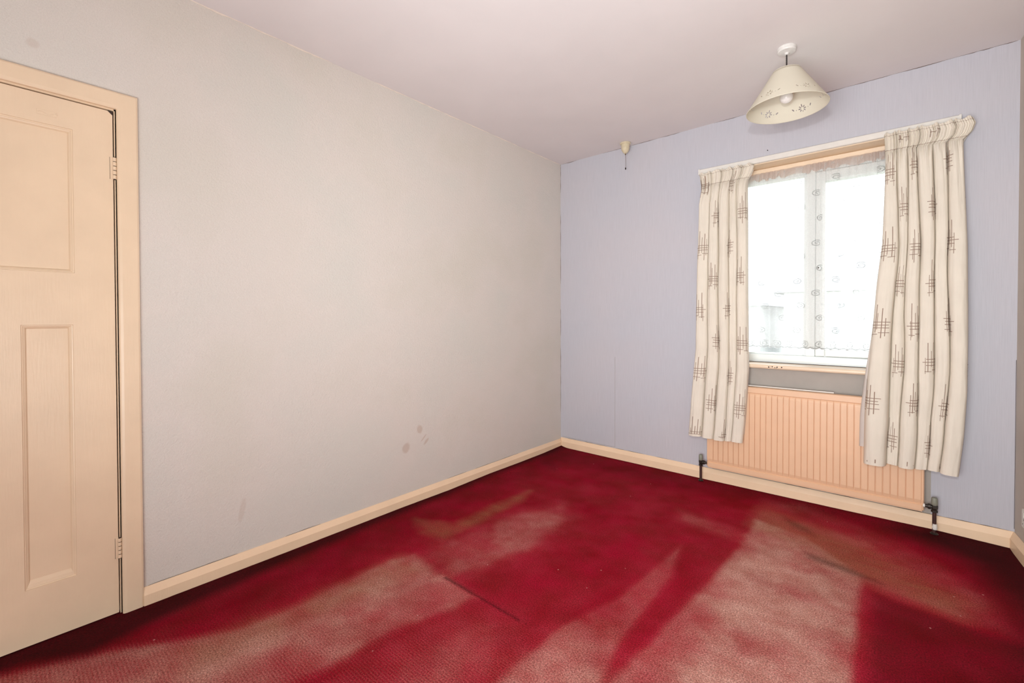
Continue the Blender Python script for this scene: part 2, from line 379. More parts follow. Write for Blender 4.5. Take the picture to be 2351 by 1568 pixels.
    wx = t.n('ShaderNodeTexWave', wave_type='BANDS', bands_direction='X'); t.l(t.pos(), wx.inputs['Vector'])
    wx.inputs['Scale'].default_value = 36; wx.inputs['Distortion'].default_value = 0.6; wx.inputs['Detail'].default_value = 1
    wvm = t.math('MULTIPLY', wv.outputs['Fac'], t.math('ADD', t.math('MULTIPLY', wx.outputs['Fac'], 0.5), 0.5))
    sx = t.n('ShaderNodeSeparateXYZ'); t.l(t.pos(), sx.inputs[0]); mr2 = t.n('ShaderNodeMapRange'); t.l(sx.outputs[1], mr2.inputs[0]); mr2.inputs[1].default_value = -1.9; mr2.inputs[2].default_value = -2.7; mr2.inputs[3].default_value = 0.25
    wvm = t.math('MULTIPLY', wvm, mr2.outputs[0])
    col = t.mix(t.math('MULTIPLY', t.math('MULTIPLY', wvm, sp.outputs[0]), 0.55), col, srgb(206, 150, 136))
    f2 = t.math('MULTIPLY', sp.outputs[1], t.math('ADD', t.noise(120, 3, rough=0.7), 0.25), clamp=True)
    col = t.mix(f2, col, srgb(150, 100, 70))
    # scattered pale lint
    vo = t.n('ShaderNodeTexVoronoi'); vo.inputs['Scale'].default_value = 9; t.l(t.pos(), vo.inputs['Vector'])
    mr = t.n('ShaderNodeMapRange'); t.l(vo.outputs['Distance'], mr.inputs[0]); mr.inputs[1].default_value = 0.035; mr.inputs[2].default_value = 0.02
    col = t.mix(1.0, col, fib, 'MULTIPLY')
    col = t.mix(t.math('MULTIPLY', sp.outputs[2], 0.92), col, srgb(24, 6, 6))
    col = t.mix(t.math('MULTIPLY', mr.outputs[0], 0.6), col, srgb(214, 170, 160))
    t.color(col); t.bump(fine, 0.7, 0.004)
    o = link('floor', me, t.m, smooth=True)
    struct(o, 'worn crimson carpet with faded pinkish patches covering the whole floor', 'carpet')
make_floor()

# ------------------------------------------------------------------ room shell
WX0, WX1, WZ0, WZ1, RD = 1.32, 2.44, 0.845, 2.19, 0.13   # window opening
def wall_back():
    bm = bmesh.new(); T = 0.30
    GX0, GX1, GZ = 1.31, 2.452, 0.845
    box(bm, (-0.1, 0, -0.05), (GX0, T, H+0.02)); box(bm, (GX1, 0, -0.05), (XR+0.15, T, H+0.02))
    box(bm, (GX0, 0, WZ1), (GX1, T, H+0.02)); box(bm, (GX0, 0.0, -0.05), (GX1, T, WZ0-0.0), 1)
    o = obj('wall_back', bm, [M['blue'], M['grey']])
    return struct(o, 'pale blue-grey papered window wall with bare grey plaster behind the radiator', 'wall')
wall_back()
DY0, DY1, DZ = -3.033, -3.803, 1.985     # door opening
bm = bmesh.new()
box(bm, (-0.12, DY0, -0.05), (0, 0.0, H+0.02)); box(bm, (-0.12, YB, -0.05), (0, DY1, H+0.02)); box(bm, (-0.12, DY1, DZ), (0, DY0, H+0.02))
struct(obj('wall_left', bm, M['left']), 'long cream textured wall between the door and the window corner', 'wall')
bm = bmesh.new(); box(bm, (-0.12, YB-0.1, -0.05), (xr(YB)+0.2, YB, H+0.02))
struct(obj('wall_rear', bm, M['left']), 'cream wall behind the viewpoint', 'wall')
bm = bmesh.new()
v = [(XR, 0), (xr(YB), YB), (xr(YB)+0.12, YB), (XR+0.12, 0)]
lo = [bm.verts.new((x, y, -0.05)) for x, y in v]; hi = [bm.verts.new((x, y, H+0.02)) for x, y in v]
bm.faces.new(lo); bm.faces.new(hi[::-1])
for k in range(4): bm.faces.new((lo[k], lo[(k+1) % 4], hi[(k+1) % 4], hi[k]))
struct(obj('wall_right', bm, M['right']), 'shaded beige wall at the right edge with the socket', 'wall')
bm = bmesh.new(); box(bm, (-0.12, YB-0.1, H), (xr(YB)+0.2, 0.30, H+0.1))
struct(obj('ceiling', bm, M['ceil']), 'plain white ceiling carrying the pendant lamp', 'ceiling')
bm = bmesh.new(); box(bm, (-0.02, YB, -0.12), (xr(YB)+0.1, 0.0, -0.03))
# black panel added as the unlit hall behind the door gaps
bm2 = bmesh.new(); box(bm2, (-0.16, DY1-0.02, -0.05), (-0.13, DY0+0.02, DZ+0.05))
struct(obj('trim_1', bm2, M['black']), 'black panel standing for the dark hall behind the closed door', 'backing panel'); bm.free()

# skirting boards: flat face with a sloping top
SK = [(0, 0), (0.02, 0), (0.02, 0.056), (0.004, 0.084), (0, 0.084)]
def skirt(name, y0, y1, label):
    bm = bmesh.new(); prism(bm, SK, (0, y0, -0.01), (0, 1, 0), y1-y0, out=(1, 0, 0), miter1=1 if y1 == 0 else 0)
    struct(obj(name, bm, M['skirt'], bevel=0.0015), label, 'skirting board')
skirt('baseboard_left', -2.966, 0.0, 'peach painted skirting board along the long cream wall')
skirt('baseboard_left_rear', YB, -3.87, 'peach painted skirting board on the far side of the door')
SKB = [(0, 0), (0.02, 0), (0.02, 0.064), (0.004, 0.096), (0, 0.096)]
bm = bmesh.new(); prism(bm, SKB, (0, 0, -0.01), (1, 0, 0), XR, out=(0, -1, 0), miter0=1, miter1=0.9)
struct(obj('baseboard_back', bm, M['skirt'], bevel=0.002), 'peach painted skirting board under the window wall', 'skirting board')
bm = bmesh.new(); dr = Vector((KR, -1, 0)).normalized()
prism(bm, SKB, (XR, 0, -0.01), dr, 4.72, out=(-1/math.hypot(1, KR), -KR/math.hypot(1, KR), 0), miter0=1.0)
struct(obj('baseboard_right', bm, M['skirt'], bevel=0.002), 'short visible run of peach skirting board by the socket wall', 'skirting board')
bm = bmesh.new(); prism(bm, SK, (0, YB, -0.01), (1, 0, 0), xr(YB), out=(0, 1, 0))
struct(obj('baseboard_rear', bm, M['skirt']), 'peach skirting board behind the viewpoint', 'skirting board')

# ragged paper edges along the ceiling and in the corners
random.seed(3)
def ragged(name, p0, p1, wdir, mat, w0, w1, gap, label, off):
    bm = bmesh.new(); p0, p1, wd, off = Vector(p0), Vector(p1), Vector(wdir), Vector(off); L = (p1-p0).length; s = 0.0
    while s < L:
        seg = min(random.uniform(0.05, 0.28), L-s)
        if random.random() > gap:
            n = max(3, int(seg/0.02)); A = []; B = []
            for k in range(n+1):
                q = p0.lerp(p1, (s+seg*k/n)/L); ww = random.uniform(w0, w1)*math.sin(math.pi*(k+0.3)/(n+0.6))
                A.append((bm.verts.new(q), bm.verts.new(q+off))); B.append((bm.verts.new(q+wd*ww), bm.verts.new(q+wd*ww+off)))
            for k in range(n):
                bm.faces.new((A[k][1], A[k+1][1], B[k+1][1], B[k][1]))
                bm.faces.new((B[k][1], B[k+1][1], B[k+1][0], B[k][0]))
        s += seg
    struct(obj(name, bm, mat), label, 'trim')
ragged('trim_2', (0, -3.2, H), (0, -0.02, H), (0, 0, -1), M['filler'], 0.003, 0.008, 0.2, 'ragged pale filler line where the cream wall meets the ceiling', (0.002, 0, 0))
ragged('trim_3', (0.02, 0, H), (XR-0.01, 0, H), (0, 0, -1), M['crack'], 0.001, 0.0035, 0.35, 'thin dark crack along the top of the window wall', (0, -0.0008, 0))
ragged('trim_4', (0.001, 0, 0.1), (0.001, 0, H), (1, 0, 0), M['crack'], 0.001, 0.003, 0.3, 'dark crack down the corner of the cream and blue walls', (0, -0.0008, 0))
ragged('trim_5', (0.005, -2.95, 0.0755), (0.005, -0.05, 0.0755), (0, 0, 1), M['crack'], 0.001, 0.002, 0.6, 'broken dark line above the long skirting board', (0.0, 0, 0.001))
ragged('trim_6', (0.05, -0.004, 0.0870), (XR-0.02, -0.004, 0.0870), (0, 0, 1), M['crack'], 0.001, 0.003, 0.45, 'broken dark line above the window wall skirting board', (0, -0.0005, 0))
bm = bmesh.new(); box(bm, (0.541, -0.0012, 0.094), (0.5425, 0, 0.84)); box(bm, (0.02, -0.0015, 0.094), (0.541, 0, 0.0965))
struct(obj('trim_7', bm, M['grey']), 'hairline wallpaper seam low on the window wall', 'wallpaper seam')
bm = bmesh.new()
a = Vector((XR, 0, 0.095)); n_ = Vector((-1, -KR, 0)).normalized()
box(bm, (XR-0.0025, -0.002, 0.1), (XR-0.001, 0, 0.95))  # shadow line at the paper edge drawn as a brown strip
struct(obj('trim_8', bm, M['crack']), 'gap at the loose wallpaper edge in the right corner, its shadow painted dark', 'gap')

# ------------------------------------------------------------------ door and frame
AO, AI = -2.966, -3.030     # architrave outer / inner edge
FO = AO - AI
bm = bmesh.new()
prof = [(0, 0), (0.013, 0), (0.016, 0.004), (0.018, 0.012), (0.018, FO-0.006), (0.015, FO), (0, FO)]   # (out, across) across measured from inner to outer
def arch_piece(bm, pts_in, pts_out):
    """sweep between inner and outer mitred lines"""
    nl = len(prof); rings = []
    for (pi, po) in zip(pts_in, pts_out):
        pi, po = Vector(pi), Vector(po); rings.append([bm.verts.new(pi.lerp(po, p[1]/FO) + Vector((p[0], 0, 0))) for p in prof])
    for A, B in zip(rings, rings[1:]):
        for k in range(nl-1): bm.faces.new((A[k], A[k+1], B[k+1], B[k]))
    bm.faces.new(rings[0]); bm.faces.new(rings[-1][::-1])
ZI, ZO = 1.982, 2.046
YI2, YO2 = -3.806, -3.870
arch_piece(bm, [(0, AI, -0.02), (0, AI, ZI), (0, YI2, ZI), (0, YI2, -0.02)], [(0, AO, -0.02), (0, AO, ZO), (0, YO2, ZO), (0, YO2, -0.02)])
struct(obj('door_frame', bm, M['peach'], bevel=0.0), 'flat peach painted architrave around the panelled door', 'door frame')
bm = bmesh.new()
box(bm, (-0.12, AI, -0.02), (0.0, AI-0.006, ZI)); box(bm, (-0.12, YI2, -0.02), (0.0, YI2+0.006, ZI)); box(bm, (-0.12, YI2, ZI-0.006), (0.0, AI, ZI))
struct(obj('door_lining', bm, M['peach']), 'peach painted jamb lining just inside the architrave', 'door frame')

Y0, Y1, Z0, Z1 = -3.040, -3.797, 0.010, 1.971        # leaf edges (Y0 hinge side)
panels = [(-3.686, -3.152, 1.337, 1.868), (-3.290, -3.158, 0.208, 1.146), (-3.485, -3.353, 0.208, 1.146), (-3.680, -3.548, 0.208, 1.146)]
def door():
    bm = bmesh.new()
    ys = sorted({Y0, Y1} | {p for q in panels for p in q[:2]}); zs = sorted({Z0, Z1} | {p for q in panels for p in q[2:]})
    XF = 0.0
    def face(pts):
        bm.faces.new([bm.verts.new(p) for p in pts])
    for i in range(len(ys)-1):
        for j in range(len(zs)-1):
            cy, cz = (ys[i]+ys[i+1])/2, (zs[j]+zs[j+1])/2
            if any(q[0] < cy < q[1] and q[2] < cz < q[3] for q in panels): continue
            face([(XF, ys[i], zs[j]), (XF, ys[i+1], zs[j]), (XF, ys[i+1], zs[j+1]), (XF, ys[i], zs[j+1])])
    for q in panels:
        steps = [(0, 0, 0), (0.001, 0.0035, 0.001), (0.0045, 0.0042, 0.004), (0.0055, 0.0062, 0.005), (0.0095, 0.0085, 0.016), (0.0125, 0.0125, 0.024), (0.0135, 0.0150, 0.028)]
        def rect(d, x, db):
            return [(-x, q[0]+d, q[2]+db), (-x, q[1]-d, q[2]+db), (-x, q[1]-d, q[3]-d), (-x, q[0]+d, q[3]-d)]
        prev = None
        for d, x, db in steps:
            r = [bm.verts.new(p) for p in rect(d, x, db if q[2] < 1 else d)]
            if prev:
                for k in range(4): bm.faces.new((prev[k], prev[(k+1) % 4], r[(k+1) % 4], r[k]))
            prev = r
        bm.faces.new(prev)
    # edges and back, slightly chipped hinge-side top corner
    xb = -0.040
    face([(0, Y0, Z0), (xb, Y0, Z0), (xb, Y0, Z1), (0, Y0, Z1)]); face([(0, Y1, Z0), (0, Y1, Z1), (xb, Y1, Z1), (xb, Y1, Z0)])
    face([(0, Y1, Z1), (0, Y0, Z1), (xb, Y0, Z1), (xb, Y1, Z1)]); face([(0, Y1, Z0), (xb, Y1, Z0), (xb, Y0, Z0), (0, Y0, Z0)])
    face([(xb, Y1, Z0), (xb, Y1, Z1), (xb, Y0, Z1), (xb, Y0, Z0)])
    bmesh.ops.remove_doubles(bm, verts=bm.verts[:], dist=1e-5)
    d = obj('door_1', bm, M['peach'])
    struct(d, 'closed peach painted door with one wide panel above tall narrow panels', 'door')
    # painted butt hinges
    for zc, h in ((1.752, 0.085), (0.265, 0.080)):
        bm = bmesh.new()
        box(bm, (-0.003, Y0-0.012, zc-h/2), (0.0008, Y0+0.010, zc+h/2))
        hg = obj('hinge', bm, M['peach'], d, bevel=0.001)
        for k in range(5):
            b = bmesh.new(); z0 = zc-h/2 + k*h/5 + 0.0012; z1 = z0 + h/5 - 0.0024; r = 0.0062
            lathe(b, [(r*0.9, z0), (r, z0+0.001), (r, z1-0.001), (r*0.9, z1)], (0.005, Y0+0.004, 0), n=14)
            obj('hinge_knuckle', b, M['peach'], hg, smooth=False)
        b = bmesh.new(); lathe(b, [(0.0042, zc-h/2-0.001), (0.0042, zc+h/2+0.001)], (0.005, Y0+0.004, 0), n=12)
        box(b, (-0.002, Y0-0.0100, zc-h/2), (0.0012, Y0-0.0090, zc+h/2))
        obj('hinge_pin', b, M['chip'], hg)
    # painted-over coat hook plate
    bm = bmesh.new()
    pts = [(0, -3.240+0.050*k/8, 1.905 + 0.004*math.sin(k*1.1)) for k in range(9)]
    tube(bm, pts, 0.0022, 8)
    box(bm, (-0.001, -3.243, 1.897), (0.0012, -3.192, 1.915))
    tag(obj('hook_plate', bm, M['peach'], d, bevel=0.0006), 'painted-over wavy scar of a removed hook')
    # chipped dark corner at the top hinge side
    bm = bmesh.new(); vv = [bm.verts.new(p) for p in ((0.0006, Y0-0.014, Z1), (0.0006, Y0, Z1), (0.0006, Y0, Z1-0.014))]; vb = [bm.verts.new((p.co.x-0.02, p.co.y, p.co.z)) for p in vv]
    bm.faces.new(vv); bm.faces.new(vb[::-1])
    for k in range(3): bm.faces.new((vv[k], vv[(k+1) % 3], vb[(k+1) % 3], vb[k]))
    tag(obj('chipped_corner', bm, M['chip'], d), 'dark broken-off top corner')
door()
bm = bmesh.new(); box(bm, (-0.035, DY1, -0.005), (0.004, DY0, 0.0035))
struct(obj('door_threshold', bm, M['alu'], bevel=0.001), 'pale metal threshold strip under the panelled door', 'threshold')

# ------------------------------------------------------------------ window
win = empty('window_1', (1.88, RD, WZ0))
struct(win, 'white framed two-light window above the radiator', 'window')
bm = bmesh.new()   # painted reveal boards (soffit and sides)
box(bm, (WX0-0.01, -0.0008, WZ1-0.005), (WX1+0.01, 0.28, WZ1+0.001))
obj('window_soffit', bm, M['peach'], win)
for xa, xb in ((WX0-0.0105, WX0+0.004), (WX1-0.004, WX1+0.0125)):
    bm = bmesh.new(); box(bm, (xa, -0.0006, WZ0), (xb, 0.28, WZ1-0.005)); obj('window_reveal', bm, M['peach'], win)
bm = bmesh.new(); prism(bm, [(0, 0), (0.012, 0), (0.016, 0.006), (0.018, 0.03), (0.0, 0.04)], (WX0, RD, 2.150), (1, 0, 0), WX1-WX0, out=(0, -1, 0))
obj('head_batten', bm, M['sill'], win, bevel=0.002)
YF = 0.14; YFB = 0.20    # frame front/back
def ring(bm, x0, x1, z0, z1, wl, wr, wb, wt, ya, yb):
    box(bm, (x0, ya, z0), (x0+wl, yb, z1)); box(bm, (x1-wr, ya, z0), (x1, yb, z1))
    box(bm, (x0+wl, ya, z0), (x1-wr, yb, z0+wb)); box(bm, (x0+wl, ya, z1-wt), (x1-wr, yb, z1))
bm = bmesh.new(); ring(bm, WX0, WX1, 0.853, WZ1, 0.055, 0.055, 0.058, 0.085, YF, YFB)
box(bm, (1.846, YF, 0.911), (1.900, YFB, 2.105))
wf = obj('window_frame', bm, M['upvc'], win, bevel=0.004)
bm = bmesh.new(); ring(bm, 1.375, 1.846, 0.911, 2.105, 0.012, 0.012, 0.012, 0.014, YF+0.014, YFB-0.01)
obj('glazing_bead', bm, M['upvc'], win, bevel=0.003)
bm = bmesh.new(); ring(bm, 1.902, 2.390, 0.914, 2.100, 0.052, 0.052, 0.046, 0.066, YF-0.012, YFB-0.005)
sash = obj('sash', bm, M['upvc'], win, bevel=0.006, seg=3)
bm = bmesh.new(); box(bm, (1.380, 0.170, 0.915), (1.842, 0.174, 2.100)); obj('glass_pane', bm, M['glass'], win)
bm = bmesh.new(); box(bm, (1.950, 0.170, 0.955), (2.342, 0.174, 2.038)); obj('glass_pane', bm, M['glass'], win)
bm = bmesh.new(); lathe(bm, [(0.011, 0), (0.012, -0.004), (0.010, -0.012)], (1.921, YF-0.012, 1.490), 'Y', 20)
lathe(bm, [(0.013, -0.002), (0.014, -0.010), (0.012, -0.020), (0.006, -0.023)], (1.921, YF-0.012, 1.482), 'Y', 20)
obj('handle', bm, M['upvc'], sash, smooth=True)
bm = bmesh.new(); lathe(bm, [(0.0045, 0), (0.0045, -0.002)], (1.921, YF-0.0345, 1.482), 'Y', 14); obj('handle_lock', bm, M['darkmetal'], sash)
# sill with rounded nose
bm = bmesh.new()
nose = [(-RD, 0.0), (0.030, 0.0)] + [(0.030+0.014*math.cos(a), 0.014+0.014*math.sin(a)) for a in np.linspace(-1.3, 1.3, 9)] + [(0.030, 0.028), (-RD, 0.028)]
prism(bm, nose, (WX0-0.045, 0, 0.828), (1, 0, 0), WX1-WX0+0.09, out=(0, -1, 0))
sl = obj('window_sill', bm, M['sill'], win, smooth=False)
bm = bmesh.new(); random.seed(5)
for k in range(9):
    cx = 1.70 + random.uniform(-0.03, 0.05); zc = 0.842 + random.uniform(-0.004, 0.004); rr = random.uniform(0.0015, 0.0045)
    lathe(bm, [(0.001, -0.0004), (rr*1.0, 0), (rr*0.7, 0.001)], (cx, -0.0445, zc), 'Y', 7)
tag(obj('paint_chips', bm, M['chip'], sl), 'dark flaked spots on the sill nose')
bm = bmesh.new(); box(bm, (WX0, RD-0.003, 0.856), (WX1, YF+0.001, 0.8585)); obj('sill_crack', bm, M['chip'], win)

# ------------------------------------------------------------------ curtain cloth
def smoothnoise(s, v, a, b, seed): return fbm(s*a+seed*3.7, v*b+seed*1.9, 1.0, seed, 3)-0.5
class Cloth:
    def __init__(c, L, Rr, ztop, zbot, eb, et, depth, yb, tape, wflat, seed, ncr):
        c.__dict__.update(locals())
    def __call__(c, s, v):
        s = np.asarray(s, float); v = np.asarray(v, float)
        z = c.ztop + (c.zbot(s) - c.ztop)*v
        n = len(c.eb)-1; i = np.clip((s*n).astype(int), 0, n-1); t = s*n - i
        eb = np.array(c.eb); et = np.array(c.et)
        k = np.clip(v*1.15, 0, 1)
        wob = 0.07*smoothnoise(i*0.37+0.2, v, 5, 3.2, c.seed)
        E0 = et[i]*(1-k)+eb[i]*k + np.where(i > 0, wob, 0); E1 = et[i+1]*(1-k)+eb[i+1]*k
        wob1 = 0.07*smoothnoise((i+1)*0.37+0.2, v, 5, 3.2, c.seed); E1 = E1 + np.where(i < n-1, wob1, 0)
        tt = t - 0.11*np.sin(2*np.pi*t)*(1 if True else 0)
        e = E0 + (E1-E0)*tt
        x0 = np.interp(z, *c.L); x1 = np.interp(z, *c.Rr)
        x = x0 + (x1-x0)*e
        width = (x1-x0)*(E1-E0)
        dsc = np.clip(width/0.075, 0.55, 1.5)
        bump = np.abs(np.sin(np.pi*t))**0.5
        h = 1 - sstep(c.ztop - z, c.tape*0.75, c.tape*1.9)      # 1 in the heading
        body = c.depth*dsc*bump*(0.85+0.6*smoothnoise(s*2, v, 3, 1.6, c.seed+2))
        # soft secondary hollows and creases
        body = body + 0.010*smoothnoise(s, v, 22, 3.0, c.seed+3)*bump + 0.003*smoothnoise(s, v, 40, 30, c.seed+7)
        ph = s*c.ncr*np.pi + 1.3*np.sin(s*17+c.seed) + (v*40)*0.15*np.sin(s*31)
        hd = 0.012 + 0.012*np.abs(np.sin(ph))**0.7 + 0.006*np.abs(np.sin(ph*2.3+1))
        pin = np.exp(-((c.ztop - z - c.tape)/0.012)**2)
        hd = hd - 0.007*pin
        gath = 0.014*np.abs(np.sin(ph))*np.exp(-np.clip(c.ztop-z-c.tape, 0, 9)/0.10)*(1-h)
        yb = c.yb - 0.056*sstep(c.ztop - z, 0.2, 1.25)
        y = yb - (h*hd + (1-h)*body + gath) - 0.01*(1-h)
        top = np.exp(-(c.ztop - z)/0.012); z = z + 0.006*np.sin(ph*1.0)*top
        return np.stack([x, y, z], -1)
    def normal(c, s, v):
        e = 1e-3; du = c(np.clip(s+e, 0, 1), v)-c(np.clip(s-e, 0, 1), v); dv = c(s, np.clip(v+e, 0, 1))-c(s, np.clip(v-e, 0, 1))
        n = np.cross(du, dv); n /= np.linalg.norm(n, axis=-1, keepdims=True)+1e-12
        return np.where(n[..., 1:2] > 0, -n, n)
def motifs(seed, W, Hh, pitch, first, spots):
    """printed hatched crosses: list of (u0,v0,u1,v1,width) in metres on flat cloth"""
    rnd = random.Random(seed); out = []
    for (cu, cv) in spots:
        cu += rnd.uniform(-.03, .03); cv += rnd.uniform(-.012, .012)
        flip = rnd.random() > 0.5; g = 1 if not flip else -1
        vs_ = [(-0.030, -0.035, 0.075, 3.0), (-0.012, -0.085, 0.090, 3.2), (0.014, -0.050, 0.045, 2.6), (0.034, -0.100, 0.062, 3.4), (0.050, -0.020, 0.085, 2.4)]
        hs_ = [(-0.002, -0.060, 0.050, 2.4), (0.014, -0.048, 0.075, 2.4), (0.030, -0.052, 0.052, 2.4), (0.056, -0.055, 0.010, 2.2), (0.064, 0.014, 0.060, 2.2)]
        for (du, a, b, wd) in vs_:
            du += rnd.uniform(-0.006, 0.006); out.append((cu+g*du, cv+a+rnd.uniform(-.012, .012), cu+g*du, cv+b+rnd.uniform(-.012, .012), wd/1000*1.5))
        for (dv, a, b, wd) in hs_:
            out.append((cu+g*a, cv+dv, cu+g*b, cv+dv+rnd.uniform(-.002, .002), wd/1000*1.4))
    return out
def curtain(name, label, c, ns, nv, spots, tape_side):
    Hh = c.ztop - 0.335
    s = np.linspace(0, 1, ns); v = np.linspace(0, 1, nv)
    # denser sampling at the top
    v = v**1.25
    S, V = np.meshgrid(s, v, indexing='ij'); P = c(S, V)
    me = grid_mesh(P, name); npnt = P.reshape(-1, 3).shape[0]
    verts = P.reshape(-1, 3).tolist(); faces = [tuple(p.vertices) for p in me.polygons]; mi = [0]*len(faces)
    bpy.data.meshes.remove(me)
    # printed lines follow the cloth
    for (u0, w0, u1, w1, wd) in motifs(c.seed, c.wflat, Hh, 0, 0, spots):
        L = math.hypot(u1-u0, w1-w0); n = max(2, int(L/0.004))
        du, dw = (u1-u0)/L, (w1-w0)/L; nu, nw = -dw, du
        tt = np.linspace(0, 1, n+1); uu = u0+(u1-u0)*tt; ww = w0+(w1-w0)*tt
        rows = []
        for sgn in (-1, 0, 1):
            su = (uu + sgn*nu*wd/2)/c.wflat; sv = (ww + sgn*nw*wd/2)/Hh
            rows.append((su, sv))
        ok = np.ones(n+1, bool)
        for su, sv in rows: ok &= (su > 0.003) & (su < 0.997) & (sv > 0.012) & (sv < 0.992)
        if ok.sum() < 2: continue
        pr = []
        for su, sv in rows:
            su = np.clip(su, 0, 1); sv = np.clip(sv, 0, 1)
            pr.append(c(su, sv) + c.normal(su, sv)*0.0013)
        b = len(verts)
        for p in pr: verts += p.tolist()
        m = n+1
        for q in range(2):
            for k in range(n):
                if ok[k] and ok[k+1]:
                    faces.append((b+q*m+k, b+q*m+k+1, b+(q+1)*m+k+1, b+(q+1)*m+k)); mi.append(1)
    me = bpy.data.meshes.new(name); me.from_pydata(verts, [], faces)
    me.polygons.foreach_set('material_index', mi)
    root = empty(name, (float(P[..., 0].mean()), c.yb-0.03, c.ztop))
    tag(root, label, 'curtain', 'printed cream curtains at the window')
    link('curtain_panel', me, [M['curtain'], M['print']], root, smooth=True)
    # stitched heading band: rows of stitching across the gathers
    for zt, th in ((c.tape*0.16, 0.0010), (c.tape*0.98, 0.0014)):
        bm = bmesh.new(); vv = np.full(400, zt/Hh); sv = np.linspace(0.004, 0.996, 400)
        pts = c(sv, vv) + c.normal(sv, vv)*0.0012
        for k in range(0, 399):
            if k % 3 == 2: continue
            a, b2 = Vector(pts[k]), Vector(pts[k+1])
            q = [bm.verts.new(a+Vector((0, 0, th))), bm.verts.new(a-Vector((0, 0, th))), bm.verts.new(b2-Vector((0, 0, th))), bm.verts.new(b2+Vector((0, 0, th)))]
            bm.faces.new(q)
        obj('heading_stitching', bm, M['print'], root)
    # lining sheet just behind
    vl = np.linspace(0.02, 0.955 if tape_side > 0 else 0.97, 60); sl_ = np.linspace(0.0, 1, 160)
    SS, VV = np.meshgrid(sl_, vl, indexing='ij'); Q = c(SS, VV); Q2 = Q.copy()
    ybz = c.yb - 0.056*sstep(c.ztop - Q[..., 2], 0.2, 1.25); Q2[..., 1] = ybz + 0.006 - 0.25*(ybz - Q[..., 1])
    ctr = Q[..., 0].mean()
    if tape_side > 0: Q2[..., 0] -= 0.022*sstep(VV, 0.55, 0.9)*(1-SS)
    link('lining', grid_mesh(Q2, 'lining'), M['lining'], root, smooth=True)
    return root
def spots_for(W, pitch_u, pitch_v, u0, v0, Hh):
    out = []; k = 0; u = u0
    while u < W+0.05:
        v = v0 + (pitch_v/2 if k % 2 else 0) - pitch_v
        while v < Hh+0.1: out.append((u, v)); v += pitch_v
        u += pitch_u; k += 1
    return out
# left curtain
Lz = [0.33, 0.495, 0.633, 0.816, 0.946, 1.075, 1.255, 1.393, 1.564, 1.768, 1.964, 2.06, 2.10, 2.19]
cl = Cloth(([0.33, 0.633, 0.946, 1.255, 1.564, 1.964, 2.06, 2.14, 2.19], [1.183, 1.204, 1.230, 1.229, 1.225, 1.230, 1.247, 1.240, 1.232]),
           ([0.33, 0.495, 0.816, 1.075, 1.393, 1.768, 2.027, 2.09, 2.13, 2.17, 2.19], [1.533, 1.547, 1.566, 1.562, 1.553, 1.545, 1.541, 1.543, 1.570, 1.582, 1.560]),
           2.186, lambda s: 0.330 + 0.004*np.sin(s*9), [0, .25, .47, .67, .79, 1], [0, .22, .44, .62, .80, 1], 0.050, -0.030, 0.088, 0.80, 11, 15)
curtain('curtain', 'narrow cream curtain printed with brown hatching, drawn left of the window', cl, 520, 200, spots_for(0.80, 0.215, 0.43, 0.07, 0.09, 1.85), -1)
cr = Cloth(([0.345, 0.611, 0.837, 1.112, 1.358, 1.577, 1.916, 2.06, 2.12, 2.18], [2.165, 2.168, 2.180, 2.201, 2.217, 2.238, 2.247, 2.250, 2.247, 2.243]),
           ([0.345, 0.554, 0.781, 1.094, 1.54, 1.853, 2.06, 2.085, 2.12, 2.16, 2.2], [2.552, 2.570, 2.580, 2.581, 2.578, 2.567, 2.560, 2.560, 2.592, 2.604, 2.590]),
           2.196, lambda s: 0.352 - 0.012*(s < 0.18) + 0.004*np.sin(s*11), [0, .27, .39, .56, .70, .81, 1], [0, .17, .29, .42, .62, .80, 1], 0.060, -0.030, 0.098, 1.05, 23, 19)
curtain('curtain', 'wide cream curtain printed with brown hatching, drawn right of the window', cr, 640, 200, spots_for(1.05, 0.205, 0.43, 0.06, 0.20, 1.85), 1)
# track
tr = empty('curtain_track', (1.88, -0.012, 2.21))
tag(tr, 'slim white curtain track on the wall above the window', 'curtain rail')
bm = bmesh.new(); prism(bm, [(0, 0), (0.016, 0), (0.019, 0.004), (0.019, 0.032), (0.015, 0.036), (0, 0.036)], (1.215, 0, 2.192), (1, 0, 0), 1.34, out=(0, -1, 0))
obj('rail', bm, M['white'], tr, bevel=0.001)
for x in (1.213, 2.545):
    bm = bmesh.new(); box(bm, (x, -0.022, 2.190), (x+0.010, 0, 2.229)); obj('end_stop', bm, M['white'], tr, bevel=0.002)
for k in range(24):
    x = (1.25+0.012*k*2.0) if k < 12 else (2.27+0.023*(k-12))
    bm = bmesh.new(); tube(bm, [(x, -0.016, 2.194), (x, -0.024, 2.190), (x, -0.028, 2.172), (x, -0.030, 2.158)], 0.0016, 6)
    obj('curtain_hook', bm, M['white'], tr)

